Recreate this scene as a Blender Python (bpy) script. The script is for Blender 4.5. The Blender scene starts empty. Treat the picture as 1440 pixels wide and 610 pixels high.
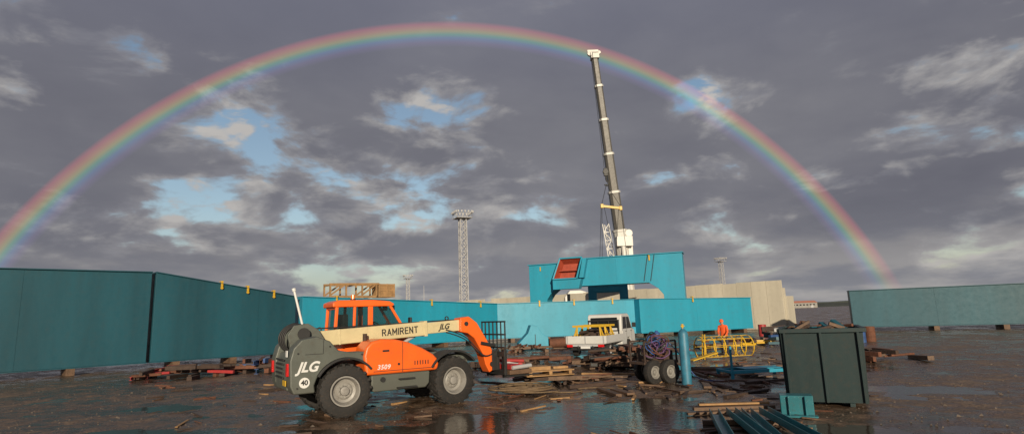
import bpy, math, random
from mathutils import Vector, Matrix, noise
random.seed(7)
R=math.radians
scene=bpy.context.scene
col=scene.collection

# ------------------------------------------------------------------ materials
def nodes_of(m):
    m.use_nodes=True
    nt=m.node_tree
    return nt, nt.nodes, nt.links, nt.nodes.get("Principled BSDF")

def paint(name,c,rough=0.4,var=0.25,dirt=0.35,dirtcol=(0.05,0.035,0.022),metal=0.0,bump=0.0,scale=1.5,lowdirt=0.0,lowz=0.6,coat=0.0,streak=False):
    m=bpy.data.materials.new(name); nt,N,L,b=nodes_of(m)
    geo=N.new("ShaderNodeNewGeometry")
    src=geo.outputs["Position"]
    n1=N.new("ShaderNodeTexNoise"); n1.inputs["Scale"].default_value=scale; n1.inputs["Detail"].default_value=5; n1.inputs["Roughness"].default_value=0.65
    if streak:
        mp=N.new("ShaderNodeMapping"); mp.inputs["Scale"].default_value=(1.0,1.0,0.12); L.new(src,mp.inputs[0]); L.new(mp.outputs[0],n1.inputs["Vector"])
    else: L.new(src,n1.inputs["Vector"])
    n2=N.new("ShaderNodeTexNoise"); n2.inputs["Scale"].default_value=scale*7; n2.inputs["Detail"].default_value=4; n2.inputs["Roughness"].default_value=0.7
    L.new(src,n2.inputs["Vector"])
    r1=N.new("ShaderNodeValToRGB"); r1.color_ramp.elements[0].position=0.3; r1.color_ramp.elements[1].position=0.7
    d=1-var
    r1.color_ramp.elements[0].color=(c[0]*d,c[1]*d,c[2]*d,1); r1.color_ramp.elements[1].color=(min(1,c[0]*(1+var*.5)),min(1,c[1]*(1+var*.5)),min(1,c[2]*(1+var*.5)),1)
    L.new(n1.outputs["Fac"],r1.inputs[0])
    r2=N.new("ShaderNodeValToRGB"); r2.color_ramp.elements[0].position=0.52; r2.color_ramp.elements[1].position=0.74
    r2.color_ramp.elements[0].color=(0,0,0,1); r2.color_ramp.elements[1].color=(dirt,dirt,dirt,1)
    L.new(n2.outputs["Fac"],r2.inputs[0])
    fac=r2.outputs[0]
    if lowdirt>0:
        sp=N.new("ShaderNodeSeparateXYZ"); L.new(src,sp.inputs[0])
        mr=N.new("ShaderNodeMapRange"); mr.inputs[1].default_value=lowz; mr.inputs[2].default_value=0.0; mr.inputs[3].default_value=0; mr.inputs[4].default_value=lowdirt
        L.new(sp.outputs[2],mr.inputs[0])
        mu=N.new("ShaderNodeMath"); mu.operation='MULTIPLY'; L.new(mr.outputs[0],mu.inputs[0]); 
        m3=N.new("ShaderNodeMapRange"); m3.inputs[1].default_value=.3; m3.inputs[2].default_value=.6; L.new(n1.outputs["Fac"],m3.inputs[0]); L.new(m3.outputs[0],mu.inputs[1])
        ad=N.new("ShaderNodeMath"); ad.operation='MAXIMUM'; L.new(fac,ad.inputs[0]); L.new(mu.outputs[0],ad.inputs[1]); fac=ad.outputs[0]
    mx=N.new("ShaderNodeMix"); mx.data_type='RGBA'; L.new(fac,mx.inputs[0]); L.new(r1.outputs[0],mx.inputs[6]); mx.inputs[7].default_value=(*dirtcol,1)
    L.new(mx.outputs[2],b.inputs["Base Color"])
    rr=N.new("ShaderNodeMapRange"); rr.inputs[3].default_value=rough*0.8; rr.inputs[4].default_value=min(1,rough*1.4); L.new(n2.outputs["Fac"],rr.inputs[0]); L.new(rr.outputs[0],b.inputs["Roughness"])
    b.inputs["Metallic"].default_value=metal
    if coat: b.inputs["Coat Weight"].default_value=coat
    if bump>0:
        bp=N.new("ShaderNodeBump"); bp.inputs["Strength"].default_value=bump; bp.inputs["Distance"].default_value=0.03; L.new(n2.outputs["Fac"],bp.inputs["Height"]); L.new(bp.outputs[0],b.inputs["Normal"])
    return m

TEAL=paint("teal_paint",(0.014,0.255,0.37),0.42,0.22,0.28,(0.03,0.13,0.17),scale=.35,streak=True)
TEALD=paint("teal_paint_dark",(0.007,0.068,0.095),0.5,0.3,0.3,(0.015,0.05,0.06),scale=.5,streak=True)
TEALX=paint("teal_paint_weathered",(0.009,0.028,0.030),0.5,0.3,0.5,(0.03,0.026,0.02),scale=1.2,streak=True)
TEALF=paint("teal_paint_wet",(0.02,0.15,0.18),0.3,0.3,0.45,(0.04,0.035,0.03),scale=2)
ORANGE=paint("orange_paint",(0.80,0.125,0.012),0.36,0.12,0.30,(0.22,0.07,0.02),lowdirt=.5,lowz=1.1,coat=.25)
GREYB=paint("grey_machine_paint",(0.095,0.105,0.09),0.45,0.2,0.45,(0.06,0.045,0.03),lowdirt=.8,lowz=1.0)
CREAM=paint("cream_paint",(0.55,0.47,0.27),0.4,0.12,0.30,(0.3,0.24,0.14))
WHITE=paint("white_paint",(0.54,0.54,0.52),0.35,0.08,0.25,(0.35,0.33,0.3),lowdirt=.6,lowz=.8)
WHITEC=paint("white_crane_paint",(0.54,0.53,0.49),0.4,0.1,0.2,(0.4,0.38,0.35))
YELLOW=paint("yellow_paint",(0.54,0.33,0.02),0.4,0.15,0.35,(0.25,0.15,0.02))
BLACK=paint("black_steel",(0.018,0.018,0.018),0.5,0.3,0.4,(0.05,0.035,0.025))
TYRE=paint("tyre_rubber",(0.016,0.015,0.014),0.75,0.3,0.6,(0.08,0.055,0.04),bump=.3,scale=3)
RIM=paint("rim_paint",(0.24,0.23,0.21),0.45,0.2,0.55,(0.09,0.06,0.04))
BOOM=paint("crane_boom_steel",(0.12,0.112,0.098),0.45,0.2,0.2,(0.07,0.07,0.06),scale=.5)
RUST=paint("rusty_steel",(0.13,0.050,0.026),0.8,0.5,0.6,(0.045,0.022,0.014),bump=.5,scale=2)
RUSTD=paint("dark_rusty_steel",(0.055,0.032,0.022),0.7,0.5,0.5,(0.02,0.015,0.012),bump=.5,scale=2)
PRIMER=paint("red_primer",(0.34,0.055,0.025),0.6,0.3,0.4,(0.13,0.03,0.02),scale=.8)
WOOD=paint("timber",(0.33,0.19,0.08),0.75,0.35,0.35,(0.16,0.09,0.04),bump=.3,scale=2.5)
WOODD=paint("wet_timber",(0.13,0.075,0.042),0.6,0.45,0.5,(0.04,0.028,0.02),bump=.4,scale=3)
CONC=paint("concrete",(0.48,0.44,0.35),0.85,0.22,0.3,(0.30,0.27,0.21),bump=.2,scale=.45,streak=True)
CONCD=paint("weathered_concrete",(0.25,0.24,0.22),0.85,0.2,0.25,(0.2,0.18,0.15),scale=.45)
PURPLE=paint("purple_hose_rubber",(0.11,0.05,0.13),0.5,0.3,0.3)
BLUEH=paint("blue_hose_rubber",(0.03,0.08,0.25),0.5,0.3,0.3)
REDP=paint("red_paint",(0.34,0.03,0.03),0.45,0.2,0.4)
BLUEP=paint("blue_paint",(0.03,0.08,0.22),0.5,0.3,0.4)
GALV=paint("galvanised_steel",(0.38,0.38,0.38),0.5,0.15,0.2,(0.28,0.28,0.28))
CABLE=paint("old_rope",(0.15,0.10,0.055),0.8,0.4,0.5,bump=.3,scale=6)
STONE=paint("gravel_stone",(0.14,0.11,0.085),0.6,0.5,0.4,scale=3)
HIVIS=paint("orange_workwear",(0.68,0.10,0.02),0.8,0.2,0.1)
TROUS=paint("dark_workwear",(0.03,0.035,0.06),0.85,0.2,0.2)
SKIN=paint("skin",(0.50,0.28,0.19),0.55,0.08,0.0)
ROOF=paint("rusty_red_roof",(0.25,0.09,0.06),0.7,0.2,0.3)
HILLM=paint("distant_vegetation",(0.045,0.055,0.045),0.9,0.3,0.3,(0.08,0.08,0.07),scale=.02)
LAMP_R=paint("tail_lamp_red",(0.5,0.01,0.01),0.2,0.05,0.0)
BEACON=paint("beacon_orange",(0.8,0.18,0.01),0.15,0.05,0.0)
TXTD=paint("decal_black",(0.02,0.02,0.02),0.5,0.1,0.1)
TXTW=paint("decal_white",(0.62,0.62,0.60),0.5,0.05,0.1)

def glass_mat():
    m=bpy.data.materials.new("tinted_glass"); nt,N,L,b=nodes_of(m)
    b.inputs["Base Color"].default_value=(0.02,0.03,0.03,1); b.inputs["Roughness"].default_value=0.04
    tr=N.new("ShaderNodeBsdfTransparent"); tr.inputs[0].default_value=(.75,.85,.82,1)
    mx=N.new("ShaderNodeMixShader"); mx.inputs[0].default_value=0.40
    L.new(tr.outputs[0],mx.inputs[1]); L.new(b.outputs[0],mx.inputs[2])
    L.new(mx.outputs[0],N.get("Material Output").inputs[0]); return m
GLASS=glass_mat()
def dglass():
    m=bpy.data.materials.new("dark_glass"); nt,N,L,b=nodes_of(m)
    b.inputs["Base Color"].default_value=(0.012,0.014,0.016,1); b.inputs["Roughness"].default_value=0.06; return m
DGLASS=dglass()

# ------------------------------------------------------------------ mesh builder
class MB:
    def __init__(s): s.v=[]; s.f=[]; s.m=[]
    def _add(s,vs,fs,m):
        o=len(s.v); s.v+= [tuple(v) for v in vs]; s.f+=[tuple(i+o for i in f) for f in fs]; s.m+=[m]*len(fs)
    def box(s,c,sz,rot=None,m=0):
        c=Vector(c); M=rot.to_3x3() if rot is not None else Matrix.Identity(3)
        vs=[c+M@Vector((x*sz[0]/2,y*sz[1]/2,z*sz[2]/2)) for x in(-1,1) for y in(-1,1) for z in(-1,1)]
        s._add(vs,[(0,1,3,2),(4,6,7,5),(0,4,5,1),(2,3,7,6),(0,2,6,4),(1,5,7,3)],m); return s
    def beam(s,p1,p2,w,h,m=0,up=(0,0,1)):
        p1=Vector(p1);p2=Vector(p2); d=(p2-p1); L=d.length; d.normalize(); up=Vector(up)
        if abs(d.dot(up))>.98: up=Vector((1,0,0)) if abs(d.x)<.9 else Vector((0,1,0))
        y=up.cross(d).normalized(); z=d.cross(y)
        M=Matrix((d,y,z)).transposed()
        return s.box((p1+p2)/2,(L,w,h),M,m)
    def ibeam(s,p1,p2,w,h,t=.02,m=0):
        p1=Vector(p1);p2=Vector(p2); d=(p2-p1).normalized(); y=Vector((0,0,1)).cross(d).normalized(); z=d.cross(y)
        s.beam(p1,p2,t,h-2*t,m); s.beam(p1+z*(h-t)/2,p2+z*(h-t)/2,w,t,m); s.beam(p1-z*(h-t)/2,p2-z*(h-t)/2,w,t,m); return s
    def cyl(s,p1,p2,r1,r2=None,seg=12,m=0,cap=True):
        p1=Vector(p1);p2=Vector(p2); r2=r1 if r2 is None else r2
        d=(p2-p1).normalized(); a=Vector((0,0,1)) if abs(d.z)<.9 else Vector((1,0,0))
        u=d.cross(a).normalized(); w=d.cross(u)
        vs=[]
        for p,r in((p1,r1),(p2,r2)):
            for i in range(seg):
                t=2*math.pi*i/seg; vs.append(p+(u*math.cos(t)+w*math.sin(t))*r)
        fs=[(i,(i+1)%seg,seg+(i+1)%seg,seg+i) for i in range(seg)]
        if cap: fs+=[tuple(range(seg))[::-1],tuple(range(seg,2*seg))]
        s._add(vs,fs,m); return s
    def prism(s,prof,y0,y1,m=0):
        n=len(prof); vs=[(x,y0,z) for x,z in prof]+[(x,y1,z) for x,z in prof]
        fs=[(i,(i+1)%n,n+(i+1)%n,n+i) for i in range(n)]+[tuple(range(n))[::-1],tuple(range(n,2*n))]
        s._add(vs,fs,m); return s
    def lathe(s,prof,c,axis='Y',seg=40,m=0,rot=None,closed=False):
        c=Vector(c); n=len(prof); vs=[]
        for i in range(seg):
            t=2*math.pi*i/seg
            for a,r in prof:
                if axis=='Y': v=Vector((r*math.cos(t),a,r*math.sin(t)))
                elif axis=='Z': v=Vector((r*math.cos(t),r*math.sin(t),a))
                else: v=Vector((a,r*math.cos(t),r*math.sin(t)))
                if rot is not None: v=rot@v
                vs.append(c+v)
        fs=[]
        for i in range(seg):
            j=(i+1)%seg
            for k in range(n if closed else n-1):
                l=(k+1)%n
                fs.append((i*n+k,i*n+l,j*n+l,j*n+k))
        s._add(vs,fs,m); return s
    def build(s,name,parent=None,mats=(TEAL,),bevel=0.0,smooth=True,loc=None,rotz=None):
        me=bpy.data.meshes.new(name); me.from_pydata(s.v,[],s.f); 
        for mm in mats: me.materials.append(mm)
        me.polygons.foreach_set("material_index",s.m)
        import bmesh
        bm=bmesh.new(); bm.from_mesh(me); bmesh.ops.recalc_face_normals(bm,faces=bm.faces); bm.to_mesh(me); bm.free()
        if smooth:
            me.polygons.foreach_set("use_smooth",[True]*len(me.polygons)); me.set_sharp_from_angle(angle=R(32))
        o=bpy.data.objects.new(name,me); col.objects.link(o)
        if parent: o.parent=parent
        if loc is not None: o.location=loc
        if rotz is not None: o.rotation_euler=(0,0,rotz)
        if bevel>0:
            b=o.modifiers.new("bevel",'BEVEL'); b.width=bevel; b.segments=3; b.limit_method='ANGLE'; b.angle_limit=R(35); b.harden_normals=True
        return o
def empty(name,loc=(0,0,0),rz=0):
    e=bpy.data.objects.new(name,None); e.location=loc; e.rotation_euler=(0,0,rz); e.empty_display_size=.3; col.objects.link(e); return e
def tube(name,pts,r,mat,parent=None,cyclic=False):
    cu=bpy.data.curves.new(name,'CURVE'); cu.dimensions='3D'; cu.bevel_depth=r; cu.bevel_resolution=2; cu.resolution_u=6
    sp=cu.splines.new('NURBS'); sp.points.add(len(pts)-1)
    for i,p in enumerate(pts): sp.points[i].co=(*p,1)
    sp.use_endpoint_u=True; sp.order_u=3; sp.use_cyclic_u=cyclic
    o=bpy.data.objects.new(name,cu); cu.materials.append(mat); col.objects.link(o)
    if parent: o.parent=parent
    return o
def text(name,s,size,mat,parent,loc,rot,shear=0.0,bold=0.0,space=1.0):
    cu=bpy.data.curves.new(name,'FONT'); cu.body=s; cu.size=size; cu.extrude=0.003; cu.align_x='CENTER'; cu.align_y='CENTER'; cu.shear=shear; cu.offset=bold; cu.space_character=space
    cu.materials.append(mat); o=bpy.data.objects.new(name,cu); col.objects.link(o); o.parent=parent; o.location=loc; o.rotation_euler=rot; return o
def stroke_text(name,s,h,mat,parent,loc,rot,th=.17,space=.25):
    """block lettering cut from vinyl: each letter as flat strokes"""
    G={'R':[((0,0),(0,1)),((0,1),(.42,1)),((.42,1),(.55,.86)),((.55,.86),(.55,.62)),((.55,.62),(.42,.5)),((.42,.5),(0,.5)),((.28,.5),(.58,0))],
       'A':[((0,0),(.3,1)),((.3,1),(.6,0)),((.12,.33),(.48,.33))],'M':[((0,0),(0,1)),((0,1),(.35,.3)),((.35,.3),(.7,1)),((.7,1),(.7,0))],
       'I':[((0,0),(0,1))],'E':[((0,0),(0,1)),((0,1),(.5,1)),((0,.5),(.42,.5)),((0,0),(.5,0))],'N':[((0,0),(0,1)),((0,1),(.56,0)),((.56,0),(.56,1))],'T':[((0,1),(.6,1)),((.3,0),(.3,1))]}
    W={'M':.7,'I':0.0,'T':.6,'N':.56,'E':.5}
    q=MB(); x=0; k=0
    for ch in s:
        for (a,b) in G[ch]:
            k+=1; A_=Vector((x+a[0]*h,a[1]*h,k*.00012)); B_=Vector((x+b[0]*h,b[1]*h,k*.00012)); d=(B_-A_).normalized(); A_-=d*h*th*.45; B_+=d*h*th*.45
            q.beam(A_,B_,h*th,.002)
        x+=(W.get(ch,.6)+space+th)*h
    wid=x-(space+th)*h
    q.v=[(a-wid/2,b-h/2,c) for a,b,c in q.v]
    o=q.build(name,parent,[mat],smooth=False); o.location=loc; o.rotation_euler=rot; return o

# ------------------------------------------------------------------ ground
HOLES=((1.4,13.4,2.3,1.3,.06),(2.9,11.8,1.7,.9,.05),(-1.3,13.2,1.4,.5,.05),(-3.2,12.0,1.8,.4,.05),(3.0,17.0,1.2,.7,.045),(-5.2,10.8,1.4,.5,.04),(6.5,15.6,1.2,.6,.04),(-.2,20.9,2.5,.8,.045),(8,22,2.2,.9,.05),(.3,11.4,1.5,.5,.04),(5.2,19.5,1.5,.6,.045),(-9.5,16,2.0,.7,.04),(10.5,15,2.0,.8,.035),(-6,24,3,.8,.035),(4.0,14.6,1.0,.5,.045),(2.0,30,3,1.2,.05),(9,30,3,1,.05),(-9,12.5,1.6,.5,.04))
def gh(x,y):
    if y>70 or y<-5 or abs(x)>60: return 0.0
    h=.035*noise.noise((x*.28,y*.28,1.3))+.036*noise.noise((x*1.0,y*1.3,4.3))+.022*noise.noise((x*3.3,y*3.3,9.3))+.012
    for cx,cy,rx,ry,d in HOLES:
        e=((x-cx)/rx)**2+((y-cy)/ry)**2
        if e<9: h-=d*math.exp(-e)
    f=max(0,min(1,(70-y)/20))
    return h*f
xs=[]; 
x=0
while x<14: xs.append(x); x+=.14
st=.2
while x<4000: xs.append(x); x+=st; st*=1.16
xs=[-a for a in xs[:0:-1]]+xs
ys=[]; y=8.0
while y<24: ys.append(y); y+=.11
st=.17
while y<6000: ys.append(y); y+=st; st*=1.09
yb=[]; y=8.0; st=.3
while y>-3000: y-=st; st*=1.25; yb.append(y)
ys=yb[::-1]+ys
vs=[(a,b,gh(a,b)) for b in ys for a in xs]
nx=len(xs); fs=[(j*nx+i,j*nx+i+1,(j+1)*nx+i+1,(j+1)*nx+i) for j in range(len(ys)-1) for i in range(nx-1)]
me=bpy.data.meshes.new("ground"); me.from_pydata(vs,[],fs); me.polygons.foreach_set("use_smooth",[True]*len(fs))
g=bpy.data.objects.new("ground",me); col.objects.link(g)
m=bpy.data.materials.new("wet_mud_and_gravel"); nt,N,L,b=nodes_of(m)
geo=N.new("ShaderNodeNewGeometry")
def tn(sc,det=8,ro=.6):
    n=N.new("ShaderNodeTexNoise"); n.inputs["Scale"].default_value=sc; n.inputs["Detail"].default_value=det; n.inputs["Roughness"].default_value=ro; L.new(geo.outputs["Position"],n.inputs["Vector"]); return n
a=tn(.35,5); c=tn(2.5,5); d=tn(22,3,.7)
rp=N.new("ShaderNodeValToRGB"); e=rp.color_ramp.elements; e[0].position=.34; e[0].color=(.030,.020,.014,1); e[1].position=.70; e[1].color=(.25,.18,.12,1); k=e.new(.50); k.color=(.10,.066,.043,1)
mixn=N.new("ShaderNodeMix"); mixn.data_type='FLOAT'; mixn.inputs[0].default_value=.5; L.new(a.outputs[0],mixn.inputs[2]); L.new(c.outputs[0],mixn.inputs[3])
L.new(mixn.outputs[0],rp.inputs[0])
gr=N.new("ShaderNodeValToRGB"); gr.color_ramp.elements[0].position=.35; gr.color_ramp.elements[0].color=(.4,.4,.4,1); gr.color_ramp.elements[1].position=.7; gr.color_ramp.elements[1].color=(1.8,1.7,1.6,1); L.new(d.outputs[0],gr.inputs[0])
mm=N.new("ShaderNodeMix"); mm.data_type='RGBA'; mm.blend_type='MULTIPLY'; mm.inputs[0].default_value=1; L.new(rp.outputs[0],mm.inputs[6]); L.new(gr.outputs[0],mm.inputs[7]); L.new(mm.outputs[2],b.inputs["Base Color"])
rr=N.new("ShaderNodeMapRange"); rr.inputs[1].default_value=.44; rr.inputs[2].default_value=.60; rr.inputs[3].default_value=.12; rr.inputs[4].default_value=.7; L.new(mixn.outputs[0],rr.inputs[0]); L.new(rr.outputs[0],b.inputs["Roughness"])
bp=N.new("ShaderNodeBump"); bp.inputs["Strength"].default_value=.5; bp.inputs["Distance"].default_value=.03; L.new(d.outputs[0],bp.inputs["Height"])
bp2=N.new("ShaderNodeBump"); bp2.inputs["Strength"].default_value=.5; bp2.inputs["Distance"].default_value=.10; L.new(c.outputs[0],bp2.inputs["Height"]); L.new(bp.outputs[0],bp2.inputs["Normal"]); L.new(bp2.outputs[0],b.inputs["Normal"])
me.materials.append(m)
wm=bpy.data.materials.new("muddy_water"); nt,N,L,b=nodes_of(wm)
b.inputs["Base Color"].default_value=(.055,.042,.030,1); b.inputs["Roughness"].default_value=.10; b.inputs["IOR"].default_value=1.40
geo=N.new("ShaderNodeNewGeometry"); n=N.new("ShaderNodeTexNoise"); n.inputs["Scale"].default_value=6; n.inputs["Detail"].default_value=3; L.new(geo.outputs["Position"],n.inputs["Vector"])
bp=N.new("ShaderNodeBump"); bp.inputs["Strength"].default_value=.35; bp.inputs["Distance"].default_value=.02; L.new(n.outputs[0],bp.inputs["Height"]); L.new(bp.outputs[0],b.inputs["Normal"])
q=MB(); q._add([(-20,2,-.010),(22,2,-.010),(22,48,-.010),(-20,48,-.010)],[(0,1,2,3)],0); q.build("puddle",None,[wm],smooth=False)

# stones
q=MB(); rs=random.Random(3)
for i in range(4200):
    y=9+ (rs.random()**1.6)*40; x=(rs.random()*2-1)*y*.95
    s=rs.uniform(.008,.03)*(1.8 if rs.random()<.08 else 1); h=gh(x,y)
    if h<-.010: continue
    vs=[(x+s*rs.uniform(.6,1.3)*dx,y+s*rs.uniform(.6,1.3)*dy,h+s*dz) for dx,dy,dz in((1,0,0),(0,1,0),(-1,0,0),(0,-1,0),(rs.uniform(-.3,.3),0,.9))]
    q._add(vs,[(0,1,4),(1,2,4),(2,3,4),(3,0,4)],0)
q.build("gravel",None,[STONE],smooth=False)
q=MB(); rs=random.Random(21)
for i in range(620):
    y=10.5+(rs.random()**1.3)*26; x=rs.uniform(-.62,.62)*y*1.0
    if rs.random()<.55: x=rs.uniform(-.05,.52)*y
    h=gh(x,y)
    if h<-.01: continue
    L_=rs.uniform(.06,.42); a=rs.uniform(0,3.14); dd=Vector((math.cos(a)*L_,math.sin(a)*L_,rs.uniform(-.01,.02))); p=Vector((x,y,h+.015))
    q.beam(p-dd,p+dd,rs.uniform(.015,.10),rs.uniform(.01,.05),rs.choice((0,0,0,1,1,1,1,2,2,3)))
q.build("debris",None,[WOODD,RUSTD,RUST,WOOD],smooth=False)

# ------------------------------------------------------------------ distant setting
q=MB()
def ridge(y0,x0,x1,hmin,hmax,seed,step=25):
    n=int((x1-x0)/step); vs=[];fs=[]
    for i in range(n+1):
        x=x0+i*step; h=hmin+(hmax-hmin)*(.5+.5*noise.noise((x*.004,seed,0)))+2.5*noise.noise((x*.05,seed,2))
        vs+= [(x,y0,-1),(x,y0+20,max(1,h)),(x,y0+160,-1)]
    for i in range(n):
        for k in(0,1): fs.append((i*3+k,(i+1)*3+k,(i+1)*3+k+1,i*3+k+1))
    q._add(vs,fs,0)
ridge(1400,-2600,2600,4,20,1.5); ridge(900,-1700,1700,2,9,7.7,15)
q.build("hills",None,[HILLM])

def lattice_tower(name,x,y,h,w0,w1,head=True,rz=.4):
    e=empty(name,(x,y,0),rz); q=MB(); n=int(h/ (w0*1.1)); t=.09*w0/1.6
    def cr(k): 
        w=w0+(w1-w0)*k; z=h*k; return [Vector((sx*w/2,sy*w/2,z)) for sx,sy in((-1,-1),(1,-1),(1,1),(-1,1))]
    for i in range(n):
        a=cr(i/n); b=cr((i+1)/n)
        for j in range(4):
            q.beam(a[j],b[j],t*1.7,t*1.7); q.beam(b[j],b[(j+1)%4],t,t); q.beam(a[j],b[(j+1)%4],t,t); q.beam(a[(j+1)%4],b[j],t,t)
    q.build("lattice_mast",e,[GALV],smooth=False)
    if head:
        q=MB(); W=w0*2.2
        q.box((0,0,h+.1),(W,W,.15)); 
        for sx in(-1,1):
            q.beam((sx*W/2,-W/2,h+1.2),(sx*W/2,W/2,h+1.2),.08,.08); q.beam((-W/2,sx*W/2,h+1.2),(W/2,sx*W/2,h+1.2),.08,.08)
            for k in(-1,-.33,.33,1):
                q.beam((sx*W/2,k*W/2,h),(sx*W/2,k*W/2,h+1.6),.08,.08); q.beam((k*W/2,sx*W/2,h),(k*W/2,sx*W/2,h+1.6),.08,.08)
        q.build("platform",e,[GALV],smooth=False)
        q=MB()
        for sx in(-1,1):
            for k in(-.9,-.45,0,.45,.9):
                q.box((sx*(W/2+.25),k*W/2,h+1.7),(.35,.42,.6)); q.box((k*W/2,sx*(W/2+.25),h+1.7),(.42,.35,.6))
        q.build("floodlights",e,[GALV],bevel=.05)
    return e
lattice_tower("light_tower",-13.3,150,28.3,1.9,1.7)
lattice_tower("light_tower",-56,300,23.5,1.8,1.5)
lattice_tower("light_tower",102,280,25,1.8,1.5)
q=MB(); q.cyl((-46,290,0),(-46,290,19),.25,.12,8); q.build("lightning_rod_mast",None,[GALV])

e=empty("concrete_wall",(26.6,57,0),math.atan2(.67,-.74)); q=MB(); x=0;i=0; rs=random.Random(5)
while x<62:
    w=1.48; h=4.75+rs.uniform(-.03,.05)
    if x>36 and i%5==2: h-=.35
    q.box((x+w/2,rs.uniform(-.012,.012),h/2),(w,.24,h)); x+=1.5;i+=1
q.build("wall_panels",e,[CONC],bevel=.012)
q=MB()
for k in range(0,62,6): q.box((k+.1,-.42,2.0),(.35,.5,4.0)); 
q.build("buttresses",e,[CONC])
q=MB(); q.box((-.15,-1.3,1.6),(.22,2.2,3.2)); q.build("wall_return",e,[CONC],bevel=.01)

def warehouse(x,y,w,d,h,rz,roof):
    e=empty("warehouse",(x,y,0),rz); MB().box((0,0,h/2),(w,d,h)).build("walls",e,[CONCD])
    MB().prism([(-w/2-.4,h),(w/2+.4,h),(w*.4,h+w*.07),(-w*.4,h+w*.07)],-d/2-.4,d/2+.4).build("roof",e,[roof])
    q=MB()
    for k in range(-3,4): q.box((k*w/8,-d/2-.03,h*.6),(w/14,.06,h*.25))
    q.build("windows",e,[DGLASS]); MB().box((w*.3,-d/2-.06,h*.25),(w*.1,.08,h*.5)).build("door",e,[GALV])
warehouse(345,700,34,20,6,.1,ROOF)

# ------------------------------------------------------------------ girders
def girder(name,p0,p1,zb,zt0,zt1,w,mat,rib=0,flange=.12):
    p0=Vector(p0);p1=Vector(p1); d=p1-p0; Ln=d.length; e=empty(name,(p0.x,p0.y,0),math.atan2(d.y,d.x))
    q=MB(); q.prism([(0,zb),(Ln,zb),(Ln,zt1),(0,zt0)],-w/2,w/2); q.build("box_web",e,[mat],bevel=.01)
    q=MB(); q.prism([(-.02,zt0+.003),(Ln+.02,zt1+.003),(Ln+.02,zt1+.05),(-.02,zt0+.05)],-w/2-flange,w/2+flange); q.prism([(-.02,zb-.05),(Ln+.02,zb-.05),(Ln+.02,zb-.003),(-.02,zb-.003)],-w/2-flange,w/2+flange); q.build("flanges",e,[mat])
    q=MB(); k=5.6
    while k<Ln-1:
        zt=zt0+(zt1-zt0)*k/Ln; q.box((k,-w/2-.004,(zb+zt)/2),(.03,.012,zt-zb-.02)); k+=5.6
    if q.v: q.build("weld_seams",e,[mat],smooth=False)
    q=MB(); k=1.2
    while k<Ln: q.box((k,0,(zb-.05)/2),(.35,w+.5,zb-.06)); k+=max(3.0,Ln/5)
    q.build("timber_blocks",e,[WOODD],bevel=.01)
    return e,Ln
def lugs(e,positions,zf,w):
    q=MB()
    for k in positions:
        z=zf(k); q.box((k,-w/2-.09,z-.02),(.12,.06,.30)); q.box((k,-w/2+.02,z+.14),(.14,.30,.07)); q.cyl((k,-w/2-.13,z-.24),(k,-w/2-.05,z-.24),.08,seg=10)
    q.build("yellow_clamps",e,[YELLOW],bevel=.01)
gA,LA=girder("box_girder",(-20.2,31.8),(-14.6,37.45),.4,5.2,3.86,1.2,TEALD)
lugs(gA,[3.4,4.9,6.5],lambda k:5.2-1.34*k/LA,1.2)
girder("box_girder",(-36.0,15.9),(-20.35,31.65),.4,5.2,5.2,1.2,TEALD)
gB,LB=girder("box_girder",(-14.3,37.9),(-1.9,48.7),.4,3.86,3.2,1.3,TEAL)
lugs(gB,[2.3,9.9,14.6],lambda k:3.86-.66*k/LB,1.3)
gC,LC=girder("box_girder",(-1.6,48.75),(10.9,50.6),.4,3.2,3.2,1.3,TEAL)
lugs(gC,[3.6,6.6,10.0],lambda k:3.2,1.3)
gD,LD=girder("box_girder",(10.4,49.6),(21.2,52.8),.4,3.2,3.05,1.3,TEAL)
lugs(gD,[5.2],lambda k:3.15,1.3)
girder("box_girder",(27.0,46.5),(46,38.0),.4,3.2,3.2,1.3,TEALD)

e=empty("wooden_packing_frame",(-12.9,39.15,3.80),math.atan2(10.8,12.4)); q=MB()
for y in(-.5,.5):
    q.beam((0,y,.08),(3.5,y,.08),.1,.14); q.beam((0,y,.92),(3.7,y,.98),.1,.14)
    for x in(.05,1.2,2.4,3.5): q.beam((x,y,.15),(x,y,.9),.1,.1)
    q.beam((.1,y,.2),(1.1,y,.9),.06,.1); q.beam((2.4,y,.2),(3.4,y,.9),.06,.1)
for x in(.05,1.7,3.5): q.beam((x,-.45,.86),(x,.45,.86),.1,.1)
q.build("frame",e,[WOOD],smooth=False)
q=MB(); q.box((4.3,0,.5),(1.25,1.1,.96)); 
for z in(.08,.5,.92): q.box((4.3,-.57,z),(1.3,.04,.12))
for x in(3.72,4.3,4.88): q.box((x,-.60,.5),(.12,.03,.98))
q.build("crate",e,[WOOD],bevel=.01)

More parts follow.
